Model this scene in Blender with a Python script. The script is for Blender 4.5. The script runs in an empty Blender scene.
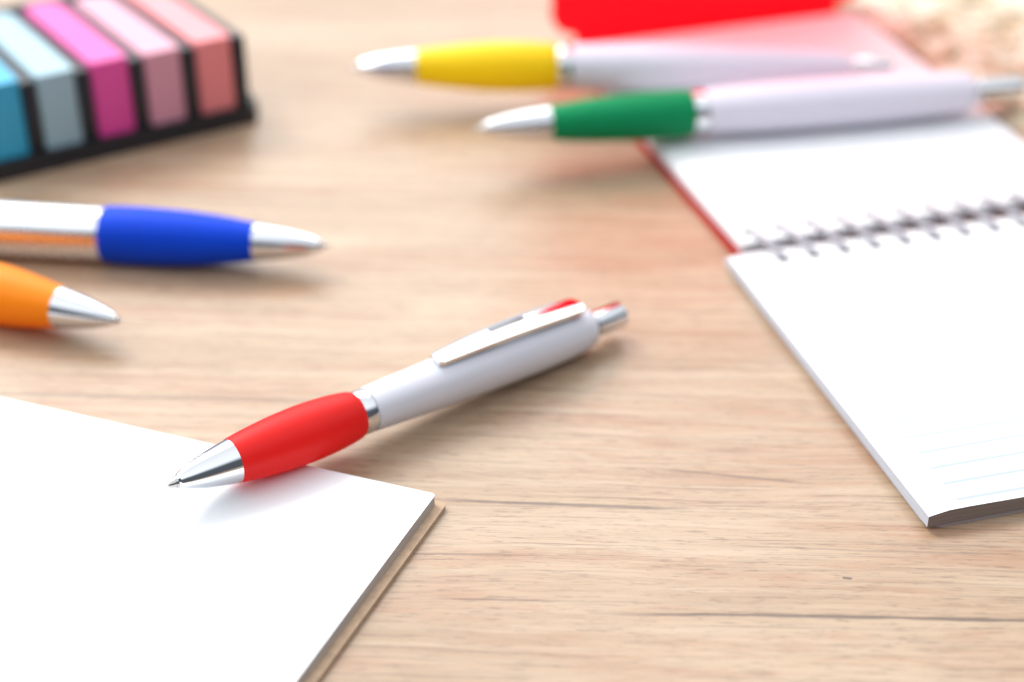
import bpy, bmesh, math, random
from mathutils import Vector, Matrix, Quaternion

R = math.radians
random.seed(7)
MM = 0.001
sc = bpy.context.scene
col = sc.collection

# ------------------------------------------------------------------ camera
PITCH, FPX, CH = R(32.5), 1700.0, 188.0          # pitch, focal length (px at 1024 wide), height in mm
cam = bpy.data.objects.new("camera", bpy.data.cameras.new("camera"))
col.objects.link(cam)
cam.location = (0, 0, CH * MM)
cam.rotation_euler = (math.pi / 2 - PITCH, 0, 0)
cam.data.sensor_width = 36.0
cam.data.lens = 36.0 * FPX / 1024
cam.data.clip_start = 0.01
cam.data.clip_end = 50
cam.data.dof.use_dof = True
cam.data.dof.focus_distance = 0.294
cam.data.dof.aperture_fstop = cam.data.lens / 8.4
sc.camera = cam


def at(x, y, z=0.0):
    """point (mm) at height z seen at photograph pixel x, y: used to lay things out on the table"""
    u, v = (x - 512) / FPX, (y - 341) / FPX
    dy = math.cos(PITCH) - v * math.sin(PITCH)
    dz = -(math.sin(PITCH) + v * math.cos(PITCH))
    t = (z - CH) / dz
    return Vector((u * t, dy * t, z))


def depth(p):
    return p.y * math.cos(PITCH) - (p.z - CH) * math.sin(PITCH)


# ------------------------------------------------------------------ helpers
def tag(o, label, cat, group=None):
    o["label"] = label
    o["category"] = cat
    if group:
        o["group"] = group
    return o


def empty(name, loc=(0, 0, 0), rot=None):
    o = bpy.data.objects.new(name, None)
    col.objects.link(o)
    o.location = Vector(loc) * MM
    o.empty_display_size = 0.01
    if rot is not None:
        o.rotation_mode = 'QUATERNION'
        o.rotation_quaternion = rot
    return o


def obj(name, bm, mat, parent=None, smooth=True, angle=35):
    bmesh.ops.scale(bm, vec=(MM, MM, MM), verts=bm.verts)
    bmesh.ops.recalc_face_normals(bm, faces=bm.faces)
    me = bpy.data.meshes.new(name)
    bm.to_mesh(me)
    bm.free()
    if smooth:
        me.polygons.foreach_set("use_smooth", [True] * len(me.polygons))
        me.set_sharp_from_angle(angle=R(angle))
    o = bpy.data.objects.new(name, me)
    if mat:
        me.materials.append(mat)
    col.objects.link(o)
    if parent:
        o.parent = parent
    return o


def lathe(prof, seg=64, bm=None, caps=True):
    """revolve (x, r) pairs about the X axis"""
    bm = bm or bmesh.new()
    rings = []
    for x, r in prof:
        rings.append([bm.verts.new((x, r * math.cos(2 * math.pi * k / seg), r * math.sin(2 * math.pi * k / seg))) for k in range(seg)])
    for a, b in zip(rings, rings[1:]):
        for k in range(seg):
            bm.faces.new((a[k], a[(k + 1) % seg], b[(k + 1) % seg], b[k]))
    if caps:
        bm.faces.new(rings[0])
        bm.faces.new(rings[-1])
    return bm


def spline(pts, n=8):
    """Catmull-Rom through (x, r) points"""
    out = []
    P = [pts[0]] + list(pts) + [pts[-1]]
    for i in range(1, len(P) - 2):
        p0, p1, p2, p3 = P[i - 1], P[i], P[i + 1], P[i + 2]
        for k in range(n):
            t = k / n
            out.append(tuple(0.5 * (2 * b + (c - a) * t + (2 * a - 5 * b + 4 * c - d) * t * t + (3 * b - a - 3 * c + d) * t ** 3)
                             for a, b, c, d in zip(p0, p1, p2, p3)))
    out.append(tuple(pts[-1]))
    return out


def box(bm, x0, x1, y0, y1, z0, z1, bev=0.0, seg=2):
    vs = [bm.verts.new((x, y, z)) for z in (z0, z1) for y in (y0, y1) for x in (x0, x1)]
    fs = []
    for f in ((0, 1, 3, 2), (4, 5, 7, 6), (0, 1, 5, 4), (2, 3, 7, 6), (0, 2, 6, 4), (1, 3, 7, 5)):
        fs.append(bm.faces.new([vs[i] for i in f]))
    if bev:
        es = list({e for f in fs for e in f.edges})
        bmesh.ops.bevel(bm, geom=es, offset=bev, segments=seg, profile=0.5, affect='EDGES')
    return bm


def prism(bm, outline, z0, z1):
    lo = [bm.verts.new((x, y, z0)) for x, y in outline]
    hi = [bm.verts.new((x, y, z1)) for x, y in outline]
    bm.faces.new(lo)
    bm.faces.new(hi)
    n = len(outline)
    for k in range(n):
        bm.faces.new((lo[k], lo[(k + 1) % n], hi[(k + 1) % n], hi[k]))
    return bm


def round_rect(x0, x1, y0, y1, radii, n=8):
    """outline; radii for corners (x0,y0), (x1,y0), (x1,y1), (x0,y1)"""
    out = []
    for (cx, cy, sx, sy, a0), r in zip(((x0, y0, 1, 1, 180), (x1, y0, -1, 1, 270), (x1, y1, -1, -1, 0), (x0, y1, 1, -1, 90)), radii):
        if r <= 0:
            out.append((cx, cy))
            continue
        for k in range(n + 1):
            a = R(a0 + 90 * k / n)
            out.append((cx + sx * r + r * math.cos(a), cy + sy * r + r * math.sin(a)))
    return out


def tube(bm, path, r, seg=10):
    rings = []
    for i, p in enumerate(path):
        t = (path[min(i + 1, len(path) - 1)] - path[max(i - 1, 0)]).normalized()
        a = Vector((1, 0, 0)) if abs(t.x) < 0.8 else Vector((0, 1, 0))
        n = (a - t * a.dot(t)).normalized()
        b = t.cross(n)
        rings.append([bm.verts.new(p + (n * math.cos(2 * math.pi * k / seg) + b * math.sin(2 * math.pi * k / seg)) * r) for k in range(seg)])
    for a, b in zip(rings, rings[1:]):
        for k in range(seg):
            bm.faces.new((a[k], a[(k + 1) % seg], b[(k + 1) % seg], b[k]))
    bm.faces.new(rings[0])
    bm.faces.new(rings[-1])
    return bm


# ------------------------------------------------------------------ materials
class NT:
    def __init__(self, name):
        self.m = bpy.data.materials.new(name)
        self.m.use_nodes = True
        self.t = self.m.node_tree
        self.b = self.t.nodes["Principled BSDF"]

    def n(self, kind, **kw):
        nd = self.t.nodes.new(kind)
        for k, v in kw.items():
            if k in nd.inputs:
                nd.inputs[k].default_value = v
            else:
                setattr(nd, k, v)
        return nd

    def l(self, a, b):
        self.t.links.new(a, b)

    def math(self, op, a, b=None, c=None, clamp=False):
        nd = self.t.nodes.new("ShaderNodeMath")
        nd.operation = op
        nd.use_clamp = clamp
        for i, v in enumerate((a, b, c)):
            if v is None:
                continue
            if isinstance(v, (int, float)):
                nd.inputs[i].default_value = v
            else:
                self.l(v, nd.inputs[i])
        return nd.outputs[0]

    def ramp(self, src, stops):
        nd = self.t.nodes.new("ShaderNodeValToRGB")
        e = nd.color_ramp.elements
        while len(e) > 1:
            e.remove(e[-1])
        e[0].position = stops[0][0]
        e[0].color = stops[0][1] if len(stops[0][1]) == 4 else (*stops[0][1], 1)
        for p, c in stops[1:]:
            k = e.new(p)
            k.color = c if len(c) == 4 else (*c, 1)
        self.l(src, nd.inputs[0])
        return nd.outputs[0]

    def mix(self, fac, a, b, blend='MIX'):
        nd = self.t.nodes.new("ShaderNodeMix")
        nd.data_type = 'RGBA'
        nd.blend_type = blend
        for s, v in ((nd.inputs[0], fac), (nd.inputs[6], a), (nd.inputs[7], b)):
            if isinstance(v, (int, float)):
                s.default_value = v
            elif isinstance(v, tuple):
                s.default_value = v if len(v) == 4 else (*v, 1)
            else:
                self.l(v, s)
        return nd.outputs[2]

    def noise(self, vec, scale, detail=4, rough=0.55, dist=0.0, sx=1.0, sy=1.0, sz=1.0, off=0.0):
        mp = self.n("ShaderNodeMapping")
        mp.inputs["Scale"].default_value = (sx, sy, sz)
        mp.inputs["Location"].default_value = (off, off * 1.7, off * 0.3)
        self.l(vec, mp.inputs[0])
        nd = self.n("ShaderNodeTexNoise")
        nd.inputs["Scale"].default_value = scale
        nd.inputs["Detail"].default_value = detail
        nd.inputs["Roughness"].default_value = rough
        nd.inputs["Distortion"].default_value = dist
        self.l(mp.outputs[0], nd.inputs["Vector"])
        return nd.outputs[0]

    def coord(self):
        return self.n("ShaderNodeTexCoord").outputs["Object"]

    def bump(self, h, strength, dist):
        nd = self.n("ShaderNodeBump", Strength=strength, Distance=dist)
        self.l(h, nd.inputs["Height"])
        self.l(nd.outputs[0], self.b.inputs["Normal"])


def plain(name, c, rough=0.5, metal=0.0, spec=0.5, coat=0.0, var=0.04, nscale=160, sss=0.0, trans=0.0):
    m = NT(name)
    b = m.b
    f = m.noise(m.coord(), nscale, 3)
    lo = tuple(max(0, x * (1 - var)) for x in c)
    hi = tuple(min(1, x * (1 + var)) for x in c)
    m.l(m.ramp(f, ((0.3, lo), (0.7, hi))), b.inputs["Base Color"])
    rr = m.ramp(f, ((0.3, (rough * 0.92,) * 3), (0.7, (min(1, rough * 1.08),) * 3)))
    m.l(rr, b.inputs["Roughness"])
    b.inputs["Metallic"].default_value = metal
    b.inputs["Specular IOR Level"].default_value = spec
    b.inputs["Coat Weight"].default_value = coat
    b.inputs["Coat Roughness"].default_value = 0.08
    if sss:
        b.inputs["Subsurface Weight"].default_value = sss
        b.inputs["Subsurface Radius"].default_value = (1, 0.5, 0.5)
        b.inputs["Subsurface Scale"].default_value = 0.002
    if trans:
        b.inputs["Transmission Weight"].default_value = trans
    return m.m


def translucent(name, c, tc, mixf, rough=0.35):
    """plastic that lets part of the light through"""
    m = NT(name)
    f = m.noise(m.coord(), 120, 2)
    m.l(m.ramp(f, ((0.3, tuple(x * 0.95 for x in c)), (0.7, c))), m.b.inputs["Base Color"])
    m.b.inputs["Roughness"].default_value = rough
    m.b.inputs["Specular IOR Level"].default_value = 0.3
    t = m.n("ShaderNodeBsdfTranslucent", Color=(*tc, 1))
    mx = m.n("ShaderNodeMixShader")
    mx.inputs[0].default_value = mixf
    m.l(m.b.outputs[0], mx.inputs[1])
    m.l(t.outputs[0], mx.inputs[2])
    m.l(mx.outputs[0], m.t.nodes["Material Output"].inputs["Surface"])
    return m.m


def wood():
    m = NT("oak_laminate")
    co = m.coord()
    mp = m.n("ShaderNodeMapping")
    mp.inputs["Rotation"].default_value = (0, 0, R(2.4))
    m.l(co, mp.inputs[0])
    v = mp.outputs[0]
    # slow wander so that the grain is not ruler straight
    w = m.noise(v, 14, 2, 0.5, 0, 1, 2.2, 1)
    sep = m.n("ShaderNodeSeparateXYZ")
    m.l(v, sep.inputs[0])
    yw = m.math('MULTIPLY_ADD', m.math('SUBTRACT', w, 0.5), 0.0045, sep.outputs[1])
    cmb = m.n("ShaderNodeCombineXYZ")
    m.l(sep.outputs[0], cmb.inputs[0])
    m.l(yw, cmb.inputs[1])
    v = cmb.outputs[0]
    broad = m.noise(v, 9, 3, 0.55, 0.4, 1.0, 4.5, 1)
    patch = m.noise(v, 20, 6, 0.70, 0.3, 1.0, 6.0, 1, off=3.1)
    streak = m.noise(v, 26, 6, 0.72, 0.25, 1.0, 24.0, 1, off=1.3)
    fibre = m.noise(v, 60, 6, 0.80, 0.0, 1.0, 45.0, 1, off=5.2)
    pore = m.noise(v, 210, 3, 0.7, 0.0, 1.0, 9.0, 1, off=8.4)
    base = m.ramp(broad, ((0.30, WD[0]), (0.50, WD[1]), (0.70, WD[2])))
    c = m.mix(m.ramp(patch, ((0.50, (0, 0, 0)), (0.64, (0.75,) * 3))), base, WD[3])
    c = m.mix(m.ramp(streak, ((0.52, (0, 0, 0)), (0.68, (0.5,) * 3))), c, WD[4])
    c = m.mix(m.ramp(fibre, ((0.48, (0, 0, 0)), (0.72, (0.55,) * 3))), c, WD[5])
    c = m.mix(m.ramp(pore, ((0.55, (0, 0, 0)), (0.66, (0.42,) * 3))), c, WD[6])
    hair = m.noise(v, 12, 6, 0.70, 0.0, 1.0, 90.0, 1, off=11.7)
    c = m.mix(m.ramp(hair, ((0.575, (0, 0, 0)), (0.63, (0.45,) * 3))), c, WD[6])
    pale = m.noise(v, 20, 4, 0.65, 0.0, 1.0, 22.0, 1, off=15.2)
    c = m.mix(m.ramp(pale, ((0.48, (0, 0, 0)), (0.72, (0.5,) * 3))), c, (0.54, 0.418, 0.300))
    # the printed oak's few long dark checks
    lines = None
    for (x0, y0, x1, y1), wd, amt, seed in CRACKS:
        p, q = at(x0, y0) * MM, at(x1, y1) * MM
        d = (q - p)
        ln = d.length
        d.normalize()
        nrm = Vector((-d.y, d.x, 0))
        dt = m.n("ShaderNodeVectorMath", operation='DOT_PRODUCT')
        m.l(co, dt.inputs[0])
        dt.inputs[1].default_value = d
        s = m.math('SUBTRACT', dt.outputs["Value"], p.dot(d))
        dn = m.n("ShaderNodeVectorMath", operation='DOT_PRODUCT')
        m.l(co, dn.inputs[0])
        dn.inputs[1].default_value = nrm
        wob = m.noise(co, 38, 3, 0.6, 0, 1, 0.3, 1, off=seed)
        h = m.math('ADD', m.math('SUBTRACT', dn.outputs["Value"], p.dot(nrm)), m.math('MULTIPLY', m.math('SUBTRACT', wob, 0.5), 0.0016))
        wv = m.noise(co, 130, 3, 0.6, 0, 1, 0.3, 1, off=seed + 4)
        width = m.math('MULTIPLY_ADD', wv, wd * 1.6, wd * 0.1)
        f = m.math('SUBTRACT', 1.0, m.math('DIVIDE', m.math('ABSOLUTE', h), width), clamp=True)
        ends = m.math('MULTIPLY', m.math('MULTIPLY', s, 1 / (0.18 * ln), clamp=True),
                      m.math('MULTIPLY', m.math('SUBTRACT', ln, s), 1 / (0.18 * ln), clamp=True), clamp=True)
        f = m.math('MULTIPLY', m.math('MULTIPLY', m.math('POWER', f, 0.6), ends), amt)
        lines = f if lines is None else m.math('MAXIMUM', lines, f)
    c = m.mix(lines, c, (0.075, 0.05, 0.045))
    m.l(c, m.b.inputs["Base Color"])
    m.l(m.ramp(fibre, ((0.3, (0.27,) * 3), (0.7, (0.36,) * 3))), m.b.inputs["Roughness"])
    m.b.inputs["Specular IOR Level"].default_value = 0.56
    h = m.math('MULTIPLY_ADD', fibre, -0.6, m.math('MULTIPLY', pore, -0.5))
    h = m.math('SUBTRACT', h, m.math('MULTIPLY', lines, 0.8))
    m.bump(h, 0.35, 0.00012)
    return m.m


WD = [(0.365, 0.242, 0.150), (0.435, 0.302, 0.198), (0.490, 0.360, 0.248),
      (0.39, 0.215, 0.128), (0.29, 0.188, 0.122), (0.225, 0.145, 0.094), (0.075, 0.049, 0.037)]
CRACKS = [((-60, 392, 330, 402), 0.0009, 0.50, 1.0), ((425, 499, 700, 510), 0.0006, 0.75, 2.3),
          ((590, 613, 1120, 622), 0.00062, 0.85, 3.7), ((650, 468, 820, 484), 0.0005, 0.55, 5.1),
          ((430, 597, 560, 600), 0.00035, 0.45, 6.6), ((842, 577.5, 853, 578.5), 0.0004, 0.95, 9.1),
          ((700, 545, 1040, 556), 0.00035, 0.35, 7.9)]

M_WOOD = wood()


def paper_mat(name, c=(0.79, 0.80, 0.815)):
    m = NT(name)
    f = m.noise(m.coord(), 900, 3)
    m.l(m.ramp(f, ((0.3, tuple(x * 0.975 for x in c)), (0.7, c))), m.b.inputs["Base Color"])
    m.b.inputs["Roughness"].default_value = 0.8
    m.b.inputs["Specular IOR Level"].default_value = 0.25
    m.bump(f, 0.12, 0.00005)
    return m


M_PAPER = paper_mat("white_paper").m


def ruled():
    """lower pages: white paper with faint pale-blue ruled lines (local X across, Y down the page)"""
    m = paper_mat("ruled_paper")
    co = m.coord()
    s = m.n("ShaderNodeSeparateXYZ")
    m.l(co, s.inputs[0])
    ph = m.math('FRACT', m.math('DIVIDE', m.math('ADD', s.outputs[1], 1.0), 0.0049))
    ln = m.math('LESS_THAN', m.math('ABSOLUTE', m.math('SUBTRACT', ph, 0.5)), 0.09)
    inx = m.math('GREATER_THAN', s.outputs[0], 0.0065)
    iny = m.math('GREATER_THAN', s.outputs[1], 0.018)
    up = m.n("ShaderNodeNewGeometry")
    sz = m.n("ShaderNodeSeparateXYZ")
    m.l(up.outputs["Normal"], sz.inputs[0])
    face = m.math('GREATER_THAN', sz.outputs[2], 0.7)
    f = m.math('MULTIPLY', m.math('MULTIPLY', ln, inx), m.math('MULTIPLY', iny, face))
    old = m.b.inputs["Base Color"].links[0].from_socket
    m.l(m.mix(m.math('MULTIPLY', f, 0.9), old, (0.36, 0.42, 0.48)), m.b.inputs["Base Color"])
    return m.m


def page_edges(name, c0, c1, scale=9000):
    """cut edges of a stack of sheets: fine horizontal lines"""
    m = NT(name)
    f = m.noise(m.coord(), 1.0, 2, 0.6, 0, 60, 60, scale)
    m.l(m.ramp(f, ((0.35, c0), (0.65, c1))), m.b.inputs["Base Color"])
    m.b.inputs["Roughness"].default_value = 0.85
    m.bump(f, 0.4, 0.00008)
    return m.m


M_RULED = ruled()
M_PAD_EDGE_SHADE = page_edges("shaded_page_edge", (0.38, 0.34, 0.31), (0.58, 0.54, 0.51))  # darker than the sheets: the edges' shade is put into the colour
M_KRAFT = plain("kraft_board", (0.52, 0.37, 0.25), 0.85, var=0.12, nscale=700)
M_CHROME = plain("chrome", (0.74, 0.755, 0.785), 0.08, 1.0, var=0.01)
M_SATIN = plain("satin_metal", (0.84, 0.855, 0.88), 0.27, 1.0, var=0.01)
M_STEEL = plain("nib_steel", (0.55, 0.53, 0.52), 0.22, 1.0)
M_WHITE = plain("white_barrel_plastic", (0.70, 0.71, 0.78), 0.30, 0.0, 0.5, coat=0.25, var=0.01, sss=0.0)
M_PEARL = plain("pearl_barrel_plastic", (0.76, 0.735, 0.84), 0.34, 0.0, 0.5, coat=0.2, var=0.01)
M_BLACK = plain("black_plastic", (0.016, 0.018, 0.023), 0.38, var=0.2, nscale=500)


def grip(name, c, sss=0.25):
    m = plain(name, c, 0.55, 0.0, 0.15, var=0.03, nscale=300)
    return m


M_GRIP = {"red": translucent("red_rubber", (0.80, 0.018, 0.016), (1.0, 0.04, 0.03), 0.30, 0.42),
          "blue": grip("blue_rubber", (0.0, 0.052, 0.60)),
          "orange": translucent("orange_rubber", (1.0, 0.31, 0.002), (1.0, 0.34, 0.01), 0.28, 0.42),
          "yellow": translucent("yellow_rubber", (1.0, 0.76, 0.008), (1.0, 0.80, 0.03), 0.30, 0.42),
          "green": grip("green_rubber", (0.002, 0.25, 0.09))}
M_REDCLEAR = translucent("red_clear_plastic", (0.70, 0.02, 0.025), (0.9, 0.05, 0.05), 0.35, 0.15)
M_COVER = translucent("red_cover_plastic", (0.88, 0.04, 0.06), (1.0, 0.075, 0.13), 0.66, 0.32)
_t = M_COVER.node_tree                          # thin film: part of the light goes straight through, tinted
_mx2, _tr = _t.nodes.new("ShaderNodeMixShader"), _t.nodes.new("ShaderNodeBsdfTransparent")
_tr.inputs[0].default_value = (1.0, 0.065, 0.115, 1)
_mx2.inputs[0].default_value = 0.62
_src = _t.nodes["Material Output"].inputs["Surface"].links[0].from_socket
_t.links.new(_src, _mx2.inputs[1])
_t.links.new(_tr.outputs[0], _mx2.inputs[2])
_t.links.new(_mx2.outputs[0], _t.nodes["Material Output"].inputs["Surface"])

# ------------------------------------------------------------------ table
bm = bmesh.new()
box(bm, -900, 900, -250, 1250, -28, 0, 2.0, 3)
t = obj("table", bm, M_WOOD)
t["kind"] = "structure"


# ------------------------------------------------------------------ pens
def make_pen(name, label, P0, z0, P1, z1, S, mats, clip_roll=0.0, clip=True):
    """S: image stations (fraction along the pen, half width in px) for nib, cone, grip, ring, barrel, button"""
    A, B = at(*P0, z0), at(*P1, z1)
    d0, d1 = depth(A), depth(B)
    L = (B - A).length
    ex = (B - A).normalized()
    ez = (Vector((0, 0, 1)) - ex * ex.z).normalized()
    ey = ez.cross(ex)
    q = Matrix((ex, ey, ez)).transposed().to_quaternion()
    root = empty(name, A, q)
    tag(root, label, "pen", "ballpoint pens lying about the table")

    def st(a, hw):
        tt = a * d0 / ((1 - a) * d1 + a * d0)
        return (tt * L, hw * (d0 + (d1 - d0) * tt) / FPX)
    S = {k: [st(*x) for x in v] for k, v in S.items()}
    # nib with its ball
    nb = S["nib"]
    obj("nib", lathe([(nb[0][0], nb[0][1] * 0.3), (nb[0][0] + 0.12, nb[0][1] * 0.75), (nb[0][0] + 0.4, nb[0][1])] + nb[1:], 32), M_STEEL, root)
    # chrome cone with a small collar at its mouth
    cn = spline(S["cone"], 10)
    x0, r0 = cn[0]
    obj("tip_cone", lathe([(x0 + 1.2, r0 * 0.45), (x0 - 0.25, r0 * 0.5), (x0 - 0.45, r0 * 0.62), (x0 - 0.35, r0 * 0.8), (x0 - 0.05, r0 * 0.95)] + cn, 72), M_CHROME, root)
    obj("tip_collar", lathe([(x0 - 0.5, r0 * 0.5), (x0 - 0.75, r0 * 0.56), (x0 - 0.75, r0 * 0.72), (x0 - 0.45, r0 * 0.8), (x0 + 0.3, r0 * 0.6)], 48), M_STEEL, root)
    g = spline(S["grip"], 10)
    obj("grip", lathe([(g[0][0] + 0.02, g[0][1] * 0.93)] + g + [(g[-1][0] + 0.25, g[-1][1] * 0.93)], 72), mats["grip"], root)
    if "ring" in S:
        (xa, ra), (xb, rb) = S["ring"][0], S["ring"][-1]
        obj("ring", lathe([(xa, ra * 0.9), (xa + 0.05, ra * 0.98), (xa + 0.3, ra), (xb - 0.3, rb), (xb - 0.05, rb * 0.985), (xb + 0.1, rb * 0.9)], 72), M_CHROME, root)
    br = spline(S["barrel"], 8)
    xe, re = br[-1]
    obj("barrel", lathe([(br[0][0], br[0][1] * 0.93), (br[0][0] + 0.06, br[0][1] * 0.985)] + br[1:] + [(xe + 0.5, re * 0.82), (xe + 0.62, re * 0.55)], 72), mats["barrel"], root)
    if "button" in S:
        (xa, ra), (xb, rb) = S["button"][0], S["button"][-1]
        obj("push_button", lathe([(xa, ra), (xa + 0.9, ra), (xa + 0.95, ra * 0.86), (xa + 1.3, ra * 0.86), (xa + 1.35, ra), (xb - 0.5, rb), (xb - 0.15, rb * 0.93), (xb, rb * 0.75)], 48), mats.get("button", M_CHROME), root)
    if clip:
        # sprung clip: a bowed metal strip with a window cut in it, held by a coloured plug
        def br_r(x):
            for (xa, ra), (xb, rb) in zip(br, br[1:]):
                if xa <= x <= xb:
                    return ra + (rb - ra) * (x - xa) / max(1e-6, xb - xa)
            return re
        xa, xb = S["clip"][0][0], S["clip"][1][0]
        n = 40
        za, zb_ = br_r(xa) + 1.1, br_r(xa + (xb - xa) * 0.55) + 1.35
        bm = bmesh.new()
        rows = []
        for i in range(n + 1):
            k = i / n
            x = xa + (xb - xa) * k
            hwid = 0.95 * (1.55 + 1.25 * math.sin(math.pi * min(1, k * 0.62 + 0.09))) * (0.80 if i in (0, n) else 1.0)
            z = za + (zb_ - za) * k + 0.65 * math.sin(math.pi * k)
            rows.append([(x, yy * hwid, z + 0.28 * (1 - yy * yy)) for yy in (-1, -0.62, -0.45, 0, 0.45, 0.62, 1)])
        T = 0.95
        top = [[bm.verts.new(p) for p in r] for r in rows]
        bot = [[bm.verts.new((p[0], p[1], p[2] - T)) for p in r] for r in rows]
        w0, w1 = int(n * 0.38), int(n * 0.64)
        hole = lambda i, j: w0 <= i < w1 and 3 <= j < 5
        for i in range(n):
            for j in range(6):
                if hole(i, j):
                    continue
                bm.faces.new((top[i][j], top[i + 1][j], top[i + 1][j + 1], top[i][j + 1]))
                bm.faces.new((bot[i][j], bot[i][j + 1], bot[i + 1][j + 1], bot[i + 1][j]))
        for i in range(n):
            for j in (0, 6):
                bm.faces.new((top[i][j], top[i + 1][j], bot[i + 1][j], bot[i][j]))
        for j in range(6):
            for i in (0, n):
                bm.faces.new((top[i][j], top[i][j + 1], bot[i][j + 1], bot[i][j]))
        for i in range(w0, w1):
            for j in (3, 5):
                bm.faces.new((top[i][j], top[i + 1][j], bot[i + 1][j], bot[i][j]))
        for j in (3, 4):
            for i in (w0, w1):
                bm.faces.new((top[i][j], top[i][j + 1], bot[i][j + 1], bot[i][j]))
        c = obj("clip", bm, M_CHROME, root, angle=40)
        c.rotation_euler = (clip_roll, 0, 0)
        # plug between clip and barrel
        bm = bmesh.new()
        xm0, xm1 = xa + (xb - xa) * 0.91, xa + (xb - xa) * 0.99
        zb, zt = br_r(xm0) - 0.6, zb_ - 0.9
        box(bm, xm0, xm1, -1.5, 2.4, zb - 0.8, zt, 0.6, 3)
        p = obj("clip_mount", bm, mats.get("plug", M_REDCLEAR), root)
        p.rotation_euler = (clip_roll, 0, 0)
    return root


STD = dict(nib=[(0.0, 2.2), (0.022, 2.9), (0.042, 3.4)])
make_pen("ballpoint_pen", "red gripped white ballpoint pen with its chrome tip over the blank notepad",
         (169, 485), 9.4, (622, 313.5), 4.9,
         dict(nib=[(-0.004, 3.6), (0.006, 4.6), (0.020, 5.6), (0.05, 6.2)],
              cone=[(0.021, 8.6), (0.040, 12.4), (0.075, 17.2), (0.115, 21.0), (0.140, 23.2)],
              grip=[(0.140, 23.4), (0.18, 26.2), (0.24, 29.0), (0.30, 29.9), (0.35, 28.8), (0.388, 26.6), (0.405, 24.8), (0.412, 23.2)],
              ring=[(0.413, 23.0), (0.438, 23.0)],
              barrel=[(0.439, 23.2), (0.50, 24.2), (0.60, 25.6), (0.70, 26.2), (0.80, 26.0), (0.87, 24.4), (0.905, 22.2), (0.922, 19.6)],
              button=[(0.924, 13.0), (0.996, 14.2)], clip=[(0.585, 0), (0.900, 0)]),
         dict(grip=M_GRIP["red"], barrel=M_WHITE), clip_roll=R(2))

make_pen("ballpoint_pen", "green gripped white ballpoint pen resting across the open notebook leaf",
         (473, 129), 12.0, (1021, 88), 10.8,
         dict(nib=[(0.0, 1.6), (0.02, 2.4), (0.04, 2.8)],
              cone=[(0.022, 6.2), (0.05, 10.6), (0.09, 14.4), (0.14, 17.2)],
              grip=[(0.14, 17.2), (0.20, 21.0), (0.27, 23.4), (0.33, 24.2), (0.385, 23.8), (0.396, 22.6)],
              ring=[(0.398, 22.0), (0.422, 22.4)],
              barrel=[(0.423, 22.5), (0.50, 24.5), (0.60, 25.4), (0.70, 25.2), (0.80, 23.6), (0.88, 20.8), (0.905, 18.0)],
              button=[(0.907, 12.4), (1.0, 12.8)], clip=[(0.60, 0), (0.88, 0)]),
         dict(grip=M_GRIP["green"], barrel=M_PEARL, plug=M_GRIP["green"]), clip_roll=R(-150), clip=False)

make_pen("ballpoint_pen", "yellow gripped white ballpoint pen lying behind the green one at the red cover",
         (350, 67), 11.6, (892, 66), 11.0,
         dict(nib=[(0.0, 1.6), (0.02, 2.2), (0.04, 2.6)],
              cone=[(0.022, 6.2), (0.045, 10.6), (0.08, 14.4), (0.122, 17.2)],
              grip=[(0.122, 17.2), (0.18, 21.0), (0.25, 24.4), (0.31, 25.0), (0.365, 23.6), (0.382, 22.0)],
              ring=[(0.384, 21.8), (0.408, 22.0)],
              barrel=[(0.409, 22.2), (0.50, 23.6), (0.60, 23.8), (0.70, 22.8), (0.80, 20.5), (0.88, 16.8), (0.915, 13.5)],
              button=[(0.917, 8.4), (1.0, 8.8)], clip=[(0.60, 0), (0.88, 0)]),
         dict(grip=M_GRIP["yellow"], barrel=M_PEARL), clip=False)

make_pen("ballpoint_pen", "blue gripped ballpoint pen with a shiny silver barrel, beside the sticky note holder",
         (331, 246), 6.6, (-217, 217), 6.4,
         dict(nib=[(0.0, 1.6), (0.02, 2.4), (0.04, 2.9)],
              cone=[(0.020, 6.2), (0.045, 11.0), (0.085, 15.6), (0.138, 19.0)],
              grip=[(0.138, 19.2), (0.19, 23.6), (0.26, 27.2), (0.33, 28.8), (0.38, 28.8), (0.405, 28.2), (0.412, 27.4)],
              barrel=[(0.412, 27.2), (0.50, 27.8), (0.62, 27.8), (0.72, 25.6), (0.78, 22.0), (0.80, 18.0)],
              button=[(0.802, 9.5), (0.855, 10.0)], clip=[(0.62, 0), (0.90, 0)]),
         dict(grip=M_GRIP["blue"], barrel=M_SATIN, plug=M_GRIP["blue"]), clip=False)

make_pen("ballpoint_pen", "orange gripped ballpoint pen with only its front end in view, nearest the notepad",
         (122, 321), 6.6, (-398, 207), 6.4,
         dict(nib=[(0.0, 1.6), (0.02, 2.4), (0.04, 2.9)],
              cone=[(0.014, 5.5), (0.035, 10.4), (0.07, 16.0), (0.118, 21.2)],
              grip=[(0.118, 21.4), (0.17, 26.4), (0.23, 30.6), (0.30, 31.8), (0.36, 30.0), (0.385, 28.6)],
              ring=[(0.387, 28.0), (0.41, 28.0)],
              barrel=[(0.411, 27.8), (0.50, 28.4), (0.65, 28.5), (0.80, 26.8), (0.90, 23.0), (0.935, 18.0)],
              button=[(0.937, 9.0), (1.0, 9.5)], clip=[(0.62, 0), (0.90, 0)]),
         dict(grip=M_GRIP["orange"], barrel=M_WHITE), clip=False)

# ------------------------------------------------------------------ blank notepad
K, Mv, N = at(436, 494, 3.2), at(0, 397, 3.2), at(295.5, 682, 3.2)
ex = (Mv - K).normalized()                     # along the far edge, leftwards
ang = math.atan2(ex.y, ex.x)
pad = empty("notepad", (K.x, K.y, 0), Quaternion((0, 0, 1), ang))
tag(pad, "blank white notepad on a brown card back under the red pen's tip", "notepad")
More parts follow.
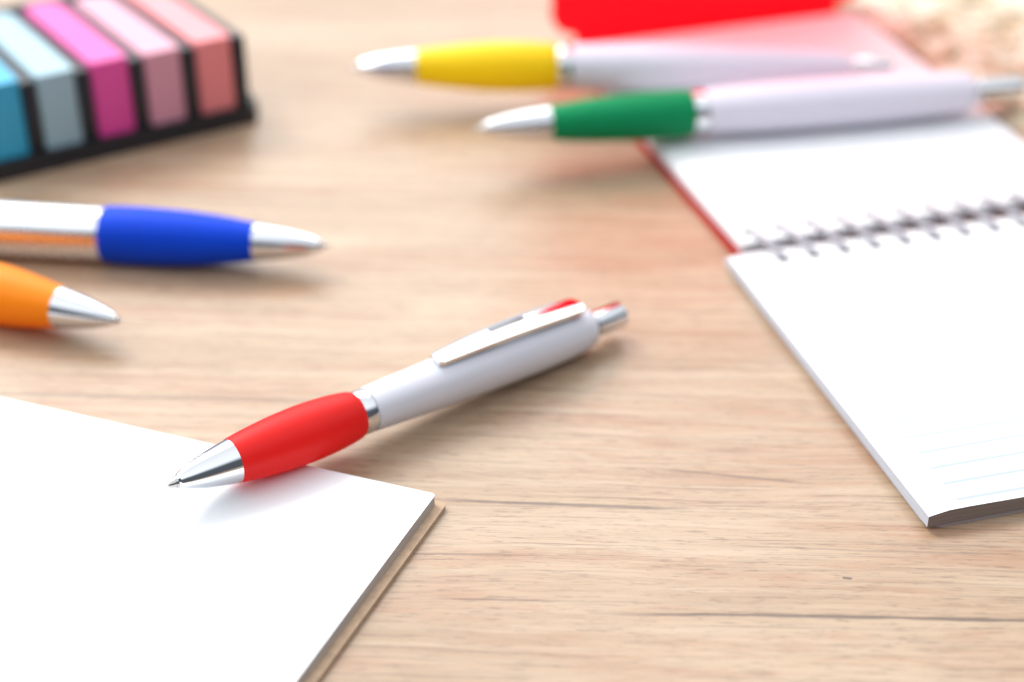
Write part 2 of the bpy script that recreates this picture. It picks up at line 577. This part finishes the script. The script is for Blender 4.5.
# local: X leftwards along the far edge, Y towards the viewer
_d = N - K
_c, _s = math.cos(-ang), math.sin(-ang)
SK = (_c * _d.x - _s * _d.y) / (_s * _d.x + _c * _d.y)     # slight shear that lines up the pad's right edge


def skew(bm):
    for v in bm.verts:
        v.co.x += SK * v.co.y
    return bm


bm = prism(bmesh.new(), round_rect(0, 150, 0, 205, (0.8, 1, 1, 1), 4), 1.05, 3.2)
nb = []
pages = obj("pages", skew(bm), M_PAPER, pad, smooth=False)
pages.data.materials.append(M_PAD_EDGE_SHADE)
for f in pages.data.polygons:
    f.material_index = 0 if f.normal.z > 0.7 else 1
bm = prism(bmesh.new(), round_rect(-1.7, 151, -1.0, 206, (1.2, 1, 1, 1), 4), 0.0, 1.0)
obj("backing_board", skew(bm), M_KRAFT, pad, smooth=False)
pad.rotation_quaternion = Quaternion((0, 0, 1), ang)

# ------------------------------------------------------------------ spiral notebook
O = at(727, 251, 0)
A_, B_ = at(728, 256, 3.4), at(929, 516, 3.4)
ld = (B_ - A_).normalized()                    # down the lower page
nang = math.atan2(ld.y, ld.x) + math.pi / 2    # local X across the page, local -Y down; page width dir
note = empty("spiral_notebook", (O.x, O.y, 0), Quaternion((0, 0, 1), nang))
tag(note, "open spiral notebook with a red cover and white ruled pages", "notebook")


def nl(p):
    """world mm -> notebook local mm"""
    c, s = math.cos(-nang), math.sin(-nang)
    d = p - O
    return Vector((c * d.x - s * d.y, s * d.x + c * d.y, p.z))


la, lb = nl(A_), nl(B_)
NW = 91.0
upper_y0 = nl(at(727, 245.2, 4.4)).y


def sheet_stack(x0, x1, y0, y1, z0, z1, lift=0.0, nx=24, ny=28, swell=0.0):
    """stack of sheets: y1 is the free edge; its corner lifts a little and the top swells"""
    bm = bmesh.new()
    g = {}
    for s, zz in ((0, z0), (1, z1)):
        for i in range(nx + 1):
            for j in range(ny + 1):
                u, v = i / nx, j / ny
                x, y = x0 + (x1 - x0) * u, y0 + (y1 - y0) * v
                z = zz
                if s:
                    z += lift * max(0, v - 0.72) ** 2 / 0.0784 * (0.35 + 0.65 * math.exp(-u * 5)) * (1 - 0.8 * math.exp(-u * 28))
                    z += swell * math.sin(math.pi * v) * (1 - math.exp(-u * 20))
                    z -= 0.25 * math.exp(-u * 70)
                g[s, i, j] = bm.verts.new((x, y, z))
    for i in range(nx):
        for j in range(ny):
            bm.faces.new((g[1, i, j], g[1, i + 1, j], g[1, i + 1, j + 1], g[1, i, j + 1]))
            bm.faces.new((g[0, i, j], g[0, i, j + 1], g[0, i + 1, j + 1], g[0, i + 1, j]))
    for i in range(nx):
        for j in (0, ny):
            bm.faces.new((g[0, i, j], g[0, i + 1, j], g[1, i + 1, j], g[1, i, j]))
    for j in range(ny):
        for i in (0, nx):
            bm.faces.new((g[0, i, j], g[0, i, j + 1], g[1, i, j + 1], g[1, i, j]))
    return bm


# lower half: ruled page block on a dark back cover. local Y runs away from the viewer
bm = sheet_stack(0, NW, la.y, lb.y, 0.9, 3.3, lift=0.9, swell=0.4)
bmesh.ops.translate(bm, vec=(la.x, 0, 0), verts=bm.verts)
for v in bm.verts:                              # flip Y so that the material's Y grows down the page
    v.co.y = -v.co.y
    v.co.x -= la.x
lower = obj("ruled_pages", bm, M_RULED, note, angle=40)
lower.scale = (1, -1, 1)
lower.location = (la.x * MM, 0, 0)
M_END_SHADE = page_edges("shaded_end_edge", (0.20, 0.16, 0.145), (0.30, 0.25, 0.225))  # white paper coloured dark brown for the shade on its viewer-facing end
lower.data.materials.append(M_END_SHADE)
lower.data.materials.append(page_edges("shaded_side_edge", (0.46, 0.49, 0.55), (0.62, 0.65, 0.72)))  # cool shade along the stack's sides, painted as bluish grey
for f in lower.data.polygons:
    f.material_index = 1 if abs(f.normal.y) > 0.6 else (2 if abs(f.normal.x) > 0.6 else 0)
bm = prism(bmesh.new(), round_rect(la.x + 0.5, la.x + NW + 1, lb.y + 0.4, upper_y0 + 0.2, (3, 3, 0, 0), 6), 0.0, 0.8)
obj("back_cover", bm, plain("grey_back_board", (0.56, 0.52, 0.56), 0.6), note, smooth=False)

# upper half: turned leaves over the red cover, whose end stands up
Lf, Rf = nl(at(556, 45, 4.2)), nl(at(861, 6, 4.2))
ua = R(2.0)
FL = Lf.y                                       # fold distance
bm = sheet_stack(1.2, NW - 3, upper_y0, FL - 2.5, 1.9, 4.3, swell=0.5)
bmesh.ops.rotate(bm, cent=(0, 0, 0), matrix=Matrix.Rotation(ua, 3, 'Z'), verts=bm.verts)
up = obj("turned_pages", bm, M_PAPER, note, angle=40)

# cover profile in (y, z): flat run, bend, upright
TH, RB, HC = 1.3, 5.0, 102.0
lean = R(98)
prof = [(upper_y0 + 0.6, 0.75), (upper_y0 + 20, 0.55), (FL - 30, 0.5)]
cy, cz = FL - RB + 2.5, 0.5 + RB
for k in range(0, 11):
    a = lean * k / 10
    prof.append((cy + RB * math.sin(a), cz - RB * math.cos(a)))
ey_, ez_ = math.cos(lean), math.sin(lean)
py, pz = prof[-1]
UP = [0.5, 1.2, 2.2, 3.5, 5.0, 7.0, 9.0] + [9.0 + (HC - 9.0) * k / 14 for k in range(1, 15)]
i_up = len(prof)
for up_s in UP:
    bow = 1.5 * math.sin(math.pi * up_s / HC)
    prof.append((py + ey_ * up_s + ez_ * bow, pz + ez_ * up_s - ey_ * bow))
bm = bmesh.new()
nx = 20
n = len(prof)
g = {}
for i in range(n):
    a = prof[max(0, i - 1)]
    b = prof[min(n - 1, i + 1)]
    d = Vector((b[0] - a[0], b[1] - a[1])).normalized()
    nr = Vector((-d.y, d.x))
    for s in (0, 1):
        off = (TH if s else 0.0)
        inset = 0.2
        if i >= 3:                              # rounded cut-outs where the flap leaves the flat part
            inset = 4.2
        if i >= i_up:
            up_s = UP[i - i_up]
            inset = 4.2 - 7.2 * math.sqrt(max(0, 1 - max(0, 1 - up_s / 7.0) ** 2))
            if HC - up_s < 8:
                inset += 8 - math.sqrt(max(0, 64 - (8 - HC + up_s) ** 2))
        for k in range(nx + 1):
            xr = NW - 2.6 - max(0.2, inset) + (4.0 if i >= i_up else 0.0) * (1 if i < i_up else min(1, UP[i - i_up] / 3))
            x = inset + (xr - inset) * k / nx
            g[s, i, k] = bm.verts.new((x, prof[i][0] + nr.x * off, prof[i][1] + nr.y * off))
for i in range(n - 1):
    for k in range(nx):
        bm.faces.new((g[1, i, k], g[1, i, k + 1], g[1, i + 1, k + 1], g[1, i + 1, k]))
        bm.faces.new((g[0, i, k], g[0, i + 1, k], g[0, i + 1, k + 1], g[0, i, k + 1]))
    for k in (0, nx):
        bm.faces.new((g[0, i, k], g[1, i, k], g[1, i + 1, k], g[0, i + 1, k]))
for k in range(nx):
    for i in (0, n - 1):
        bm.faces.new((g[0, i, k], g[0, i, k + 1], g[1, i, k + 1], g[1, i, k]))
bmesh.ops.rotate(bm, cent=(0, 0, 0), matrix=Matrix.Rotation(ua, 3, 'Z'), verts=bm.verts)
obj("red_cover", bm, M_COVER, note, angle=50)

# wire: a helix through both halves
bm = bmesh.new()
pitch, turns = 7.35, 12
yc = (upper_y0 + la.y) / 2
for dx in (-0.5, 0.5):                        # twin-loop wire
    path = []
    for i in range(turns * 28 + 1):
        a = 2 * math.pi * i / 28
        path.append(Vector((4.6 + dx + pitch * i / 28, yc + 6.2 * math.cos(a), 3.7 + 1.2 * math.sin(a))))
    tube(bm, path, 0.34, 8)
obj("spiral_wire", bm, plain("coated_wire", (0.36, 0.35, 0.39), 0.35, 0.2), note)
# punched holes: dark little discs of the depth seen through the top sheet
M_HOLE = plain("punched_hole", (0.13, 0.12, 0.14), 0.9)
for side in (0, 1):
    bm = bmesh.new()
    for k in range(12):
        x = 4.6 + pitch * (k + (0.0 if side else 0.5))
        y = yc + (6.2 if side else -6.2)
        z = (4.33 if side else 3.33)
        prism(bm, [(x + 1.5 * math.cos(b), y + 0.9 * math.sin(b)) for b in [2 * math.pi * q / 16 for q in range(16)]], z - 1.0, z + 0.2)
    obj("punched_holes", bm, M_HOLE, up if side else note, smooth=False)

# ------------------------------------------------------------------ sticky note holder
ZB, PH = 5.0, 24.0
c0 = at(220, 110.5, ZB)
fd = Vector((0.863, 0.507, 0)).normalized()     # along the front, to the right
hang = math.atan2(fd.y, fd.x)
hold = empty("sticky_note_holder", (c0.x, c0.y, 0), Quaternion((0, 0, 1), hang))
tag(hold, "black plastic holder with slots full of coloured sticky note strips", "note holder")
PW, PP, PD, DROP = 9.5, 13.4, 58.0, 5.0


def slope_top(bm, z_mid):
    """the holder is wedge shaped: everything gets lower towards its back"""
    for v in bm.verts:
        if v.co.z > z_mid:
            v.co.z -= DROP * v.co.y / PD


bm = prism(bmesh.new(), round_rect(-5 * PP - 3, PW / 2 + 6.2, -1.4, PD + 9, (4, 4, 5, 4), 8), 0.0, ZB - 0.1)
bmesh.ops.bevel(bm, geom=[e for e in bm.edges if abs(e.verts[0].co.z - e.verts[1].co.z) < 1e-4 and e.verts[0].co.z > 1], offset=0.8, segments=3, affect='EDGES')
obj("base", bm, M_BLACK, hold)
for k in range(6):
    x = PW / 2 + 0.15 - k * PP
    bm = box(bmesh.new(), x, x + PP - PW - 0.3, 0.3, PD + 1.0, ZB - 0.6, PH - 0.8 if k else PH - 0.4, 0.4, 2)
    slope_top(bm, 12)
    obj("divider", bm, M_BLACK, hold)
bm = box(bmesh.new(), -5 * PP + PW / 2, PW / 2 + 2.6, PD + 1.2, PD + 5.5, ZB - 0.6, PH + 0.2, 0.6, 3)
slope_top(bm, 12)
obj("rear_wall", bm, plain("dark_grey_plastic", (0.05, 0.052, 0.058), 0.35), hold)

PADS = [("coral pink sticky note pad, nearest the holder's right end", (0.96, 0.26, 0.28), (0.95, 0.55, 0.58)),
        ("pale pink sticky note pad between the coral and magenta ones", (0.76, 0.33, 0.44), (0.9, 0.7, 0.75)),
        ("magenta sticky note pad with rounded ends in the black holder", (0.86, 0.05, 0.38), (0.92, 0.3, 0.65)),
        ("pale grey blue sticky note pad between the magenta and blue ones", (0.34, 0.53, 0.61), (0.7, 0.85, 0.9)),
        ("deep blue sticky note pad at the photo's left edge", (0.0, 0.40, 0.66), (0.02, 0.5, 0.75))]


def pad_mat(name, c):
    m = NT(name)
    co = m.coord()
    f = m.noise(co, 1.0, 2, 0.6, 0, 40, 40, 7000)
    m.l(m.ramp(f, ((0.35, tuple(x * 0.9 for x in c)), (0.65, c))), m.b.inputs["Base Color"])
    m.b.inputs["Roughness"].default_value = 0.42
    m.b.inputs["Specular IOR Level"].default_value = 0.7
    m.b.inputs["Coat Weight"].default_value = 0.5
    m.b.inputs["Coat Roughness"].default_value = 0.25
    return m.m


for k, (lab, c, c2) in enumerate(PADS):
    wpt = c0 + fd * (-k * PP)
    bm = prism(bmesh.new(), round_rect(-PW / 2, PW / 2, 0, PD, (1.2, 1.2, 3.2, 3.2), 6), 0.0, PH - ZB + (0.3, 0.0, 0.5, 0.1, 0.2)[k])
    top = [e for e in bm.edges if e.verts[0].co.z > 5 and e.verts[1].co.z > 5]
    bmesh.ops.bevel(bm, geom=top, offset=0.35, segments=2, affect='EDGES')
    slope_top(bm, 8)
    o = obj("sticky_note_pad", bm, pad_mat("sticky_film", c), None)
    o.location = Vector((wpt.x, wpt.y, ZB)) * MM
    o.rotation_euler = (0, 0, hang)
    tag(o, lab, "sticky notes", "sticky note pads in the black holder")

# ------------------------------------------------------------------ braided straw mat
def straw():
    m = NT("straw")
    co = m.coord()
    big = m.noise(co, 95, 3, 0.6)
    fine = m.noise(co, 420, 4, 0.65)
    c = m.ramp(big, ((0.34, (0.36, 0.22, 0.13)), (0.45, (0.60, 0.48, 0.33)), (0.56, (0.78, 0.72, 0.60))))
    c = m.mix(m.ramp(fine, ((0.45, (0, 0, 0)), (0.75, (0.6,) * 3))), c, (0.36, 0.23, 0.13))
    m.l(c, m.b.inputs["Base Color"])
    m.b.inputs["Roughness"].default_value = 0.8
    m.bump(fine, 0.6, 0.0006)
    return m.m


bm = bmesh.new()
rnd = random.Random(3)
x = 0.0
row = 0
while x < 150:
    y = -40 + rnd.uniform(0, 6)
    while y < 300:
        ln, wd, ht = rnd.uniform(5.5, 7.5), rnd.uniform(3.2, 4.2), rnd.uniform(2.2, 3.4)
        slant = R(38 if row % 2 else -38) + rnd.uniform(-.35, .35)
        cs, sn = math.cos(slant), math.sin(slant)
        c = Vector((x + rnd.uniform(-.6, .6), y, 2.3 + rnd.uniform(-.4, .9)))
        nu, nv = 10, 6
        ring = []
        tilt = rnd.uniform(-.25, .25)
        for iv in range(1, nv):
            th = math.pi * iv / nv
            rr = []
            for iu in range(nu):
                ph = 2 * math.pi * iu / nu
                px, pyy, pz_ = ln * math.cos(th), wd * math.sin(th) * math.cos(ph), ht * math.sin(th) * math.sin(ph)
                pz_ += px * tilt
                rr.append(bm.verts.new((c.x + px * sn + pyy * cs, c.y + px * cs - pyy * sn, max(0.05, c.z + pz_))))
            ring.append(rr)
        for a, b in zip(ring, ring[1:]):
            for k in range(nu):
                bm.faces.new((a[k], a[(k + 1) % nu], b[(k + 1) % nu], b[k]))
        bm.faces.new(ring[0])
        bm.faces.new(ring[-1])
        y += rnd.uniform(5.2, 6.8)
    x += 6.0
    row += 1
box(bm, -3, 152, -42, 300, 0.0, 1.3)
mp = nl(at(1024, 150, 0))
mat_o = obj("straw_mat", bm, straw(), None, angle=60)
mo = O + Vector((math.cos(nang) * (NW + 3.5), math.sin(nang) * (NW + 3.5), 0))
mat_o.location = mo * MM
mat_o.rotation_euler = (0, 0, nang + R(1.5))
tag(mat_o, "coarse cream and tan braided straw mat beside the open notebook", "mat")

# ------------------------------------------------------------------ light
w = bpy.data.worlds.new("World")
sc.world = w
w.use_nodes = True
bg = w.node_tree.nodes["Background"]
# a bright white studio: pale ceiling and window side, darker towards the horizon and behind the camera
wn, wl = w.node_tree.nodes, w.node_tree.links
tc = wn.new("ShaderNodeTexCoord")
sx = wn.new("ShaderNodeSeparateXYZ")
wl.new(tc.outputs["Generated"], sx.inputs[0])
rp = wn.new("ShaderNodeValToRGB")
els = rp.color_ramp.elements
els[0].position, els[0].color = 0.0, (0.07, 0.077, 0.088, 1)
els[1].position, els[1].color = 0.20, (0.085, 0.095, 0.11, 1)
for p_, c_ in ((0.36, (0.55, 0.59, 0.64, 1)), (0.5, (0.90, 0.94, 1.0, 1)), (1.0, (0.95, 0.975, 1.0, 1))):
    e_ = els.new(p_)
    e_.color = c_
tilt = wn.new("ShaderNodeVectorMath")
tilt.operation = 'DOT_PRODUCT'
tilt.inputs[1].default_value = (-0.10, 0.42, 1.0)
wl.new(tc.outputs["Generated"], tilt.inputs[0])
wl.new(tilt.outputs["Value"], rp.inputs[0])
mr = wn.new("ShaderNodeMapRange")
mr.inputs["From Min"].default_value = -1.0
mr.inputs["From Max"].default_value = 0.6
mr.inputs["To Min"].default_value = 1.5
mr.inputs["To Max"].default_value = 0.95
wl.new(sx.outputs[1], mr.inputs["Value"])
wl.new(rp.outputs[0], bg.inputs[0])
wl.new(mr.outputs[0], bg.inputs[1])


def area(name, loc, target, sx, sy, power, c=(1, 1, 1)):
    ld_ = bpy.data.lights.new(name, 'AREA')
    ld_.shape = 'RECTANGLE'
    ld_.size, ld_.size_y = sx, sy
    ld_.energy = power
    ld_.color = c
    o = bpy.data.objects.new(name, ld_)
    col.objects.link(o)
    o.location = loc
    d = Vector(target) - Vector(loc)
    o.rotation_euler = d.to_track_quat('-Z', 'Y').to_euler()
    return o


area("window_softbox", (-0.35, 2.0, 1.72), (0.0, 0.35, 0.0), 2.6, 1.9, 40.0, (1.0, 0.99, 0.97))
area("key_softbox", (-1.30, 1.60, 1.95), (0.0, 0.33, 0.0), 0.85, 0.85, 36.0, (1.0, 0.985, 0.96))
area("left_fill", (-1.5, 0.45, 1.25), (0.0, 0.33, 0.0), 2.2, 1.6, 20.0, (0.93, 0.965, 1.0))

sc.view_settings.view_transform = 'Standard'
sc.view_settings.look = 'None'
sc.view_settings.exposure = 0.13
sc.view_settings.gamma = 1.0
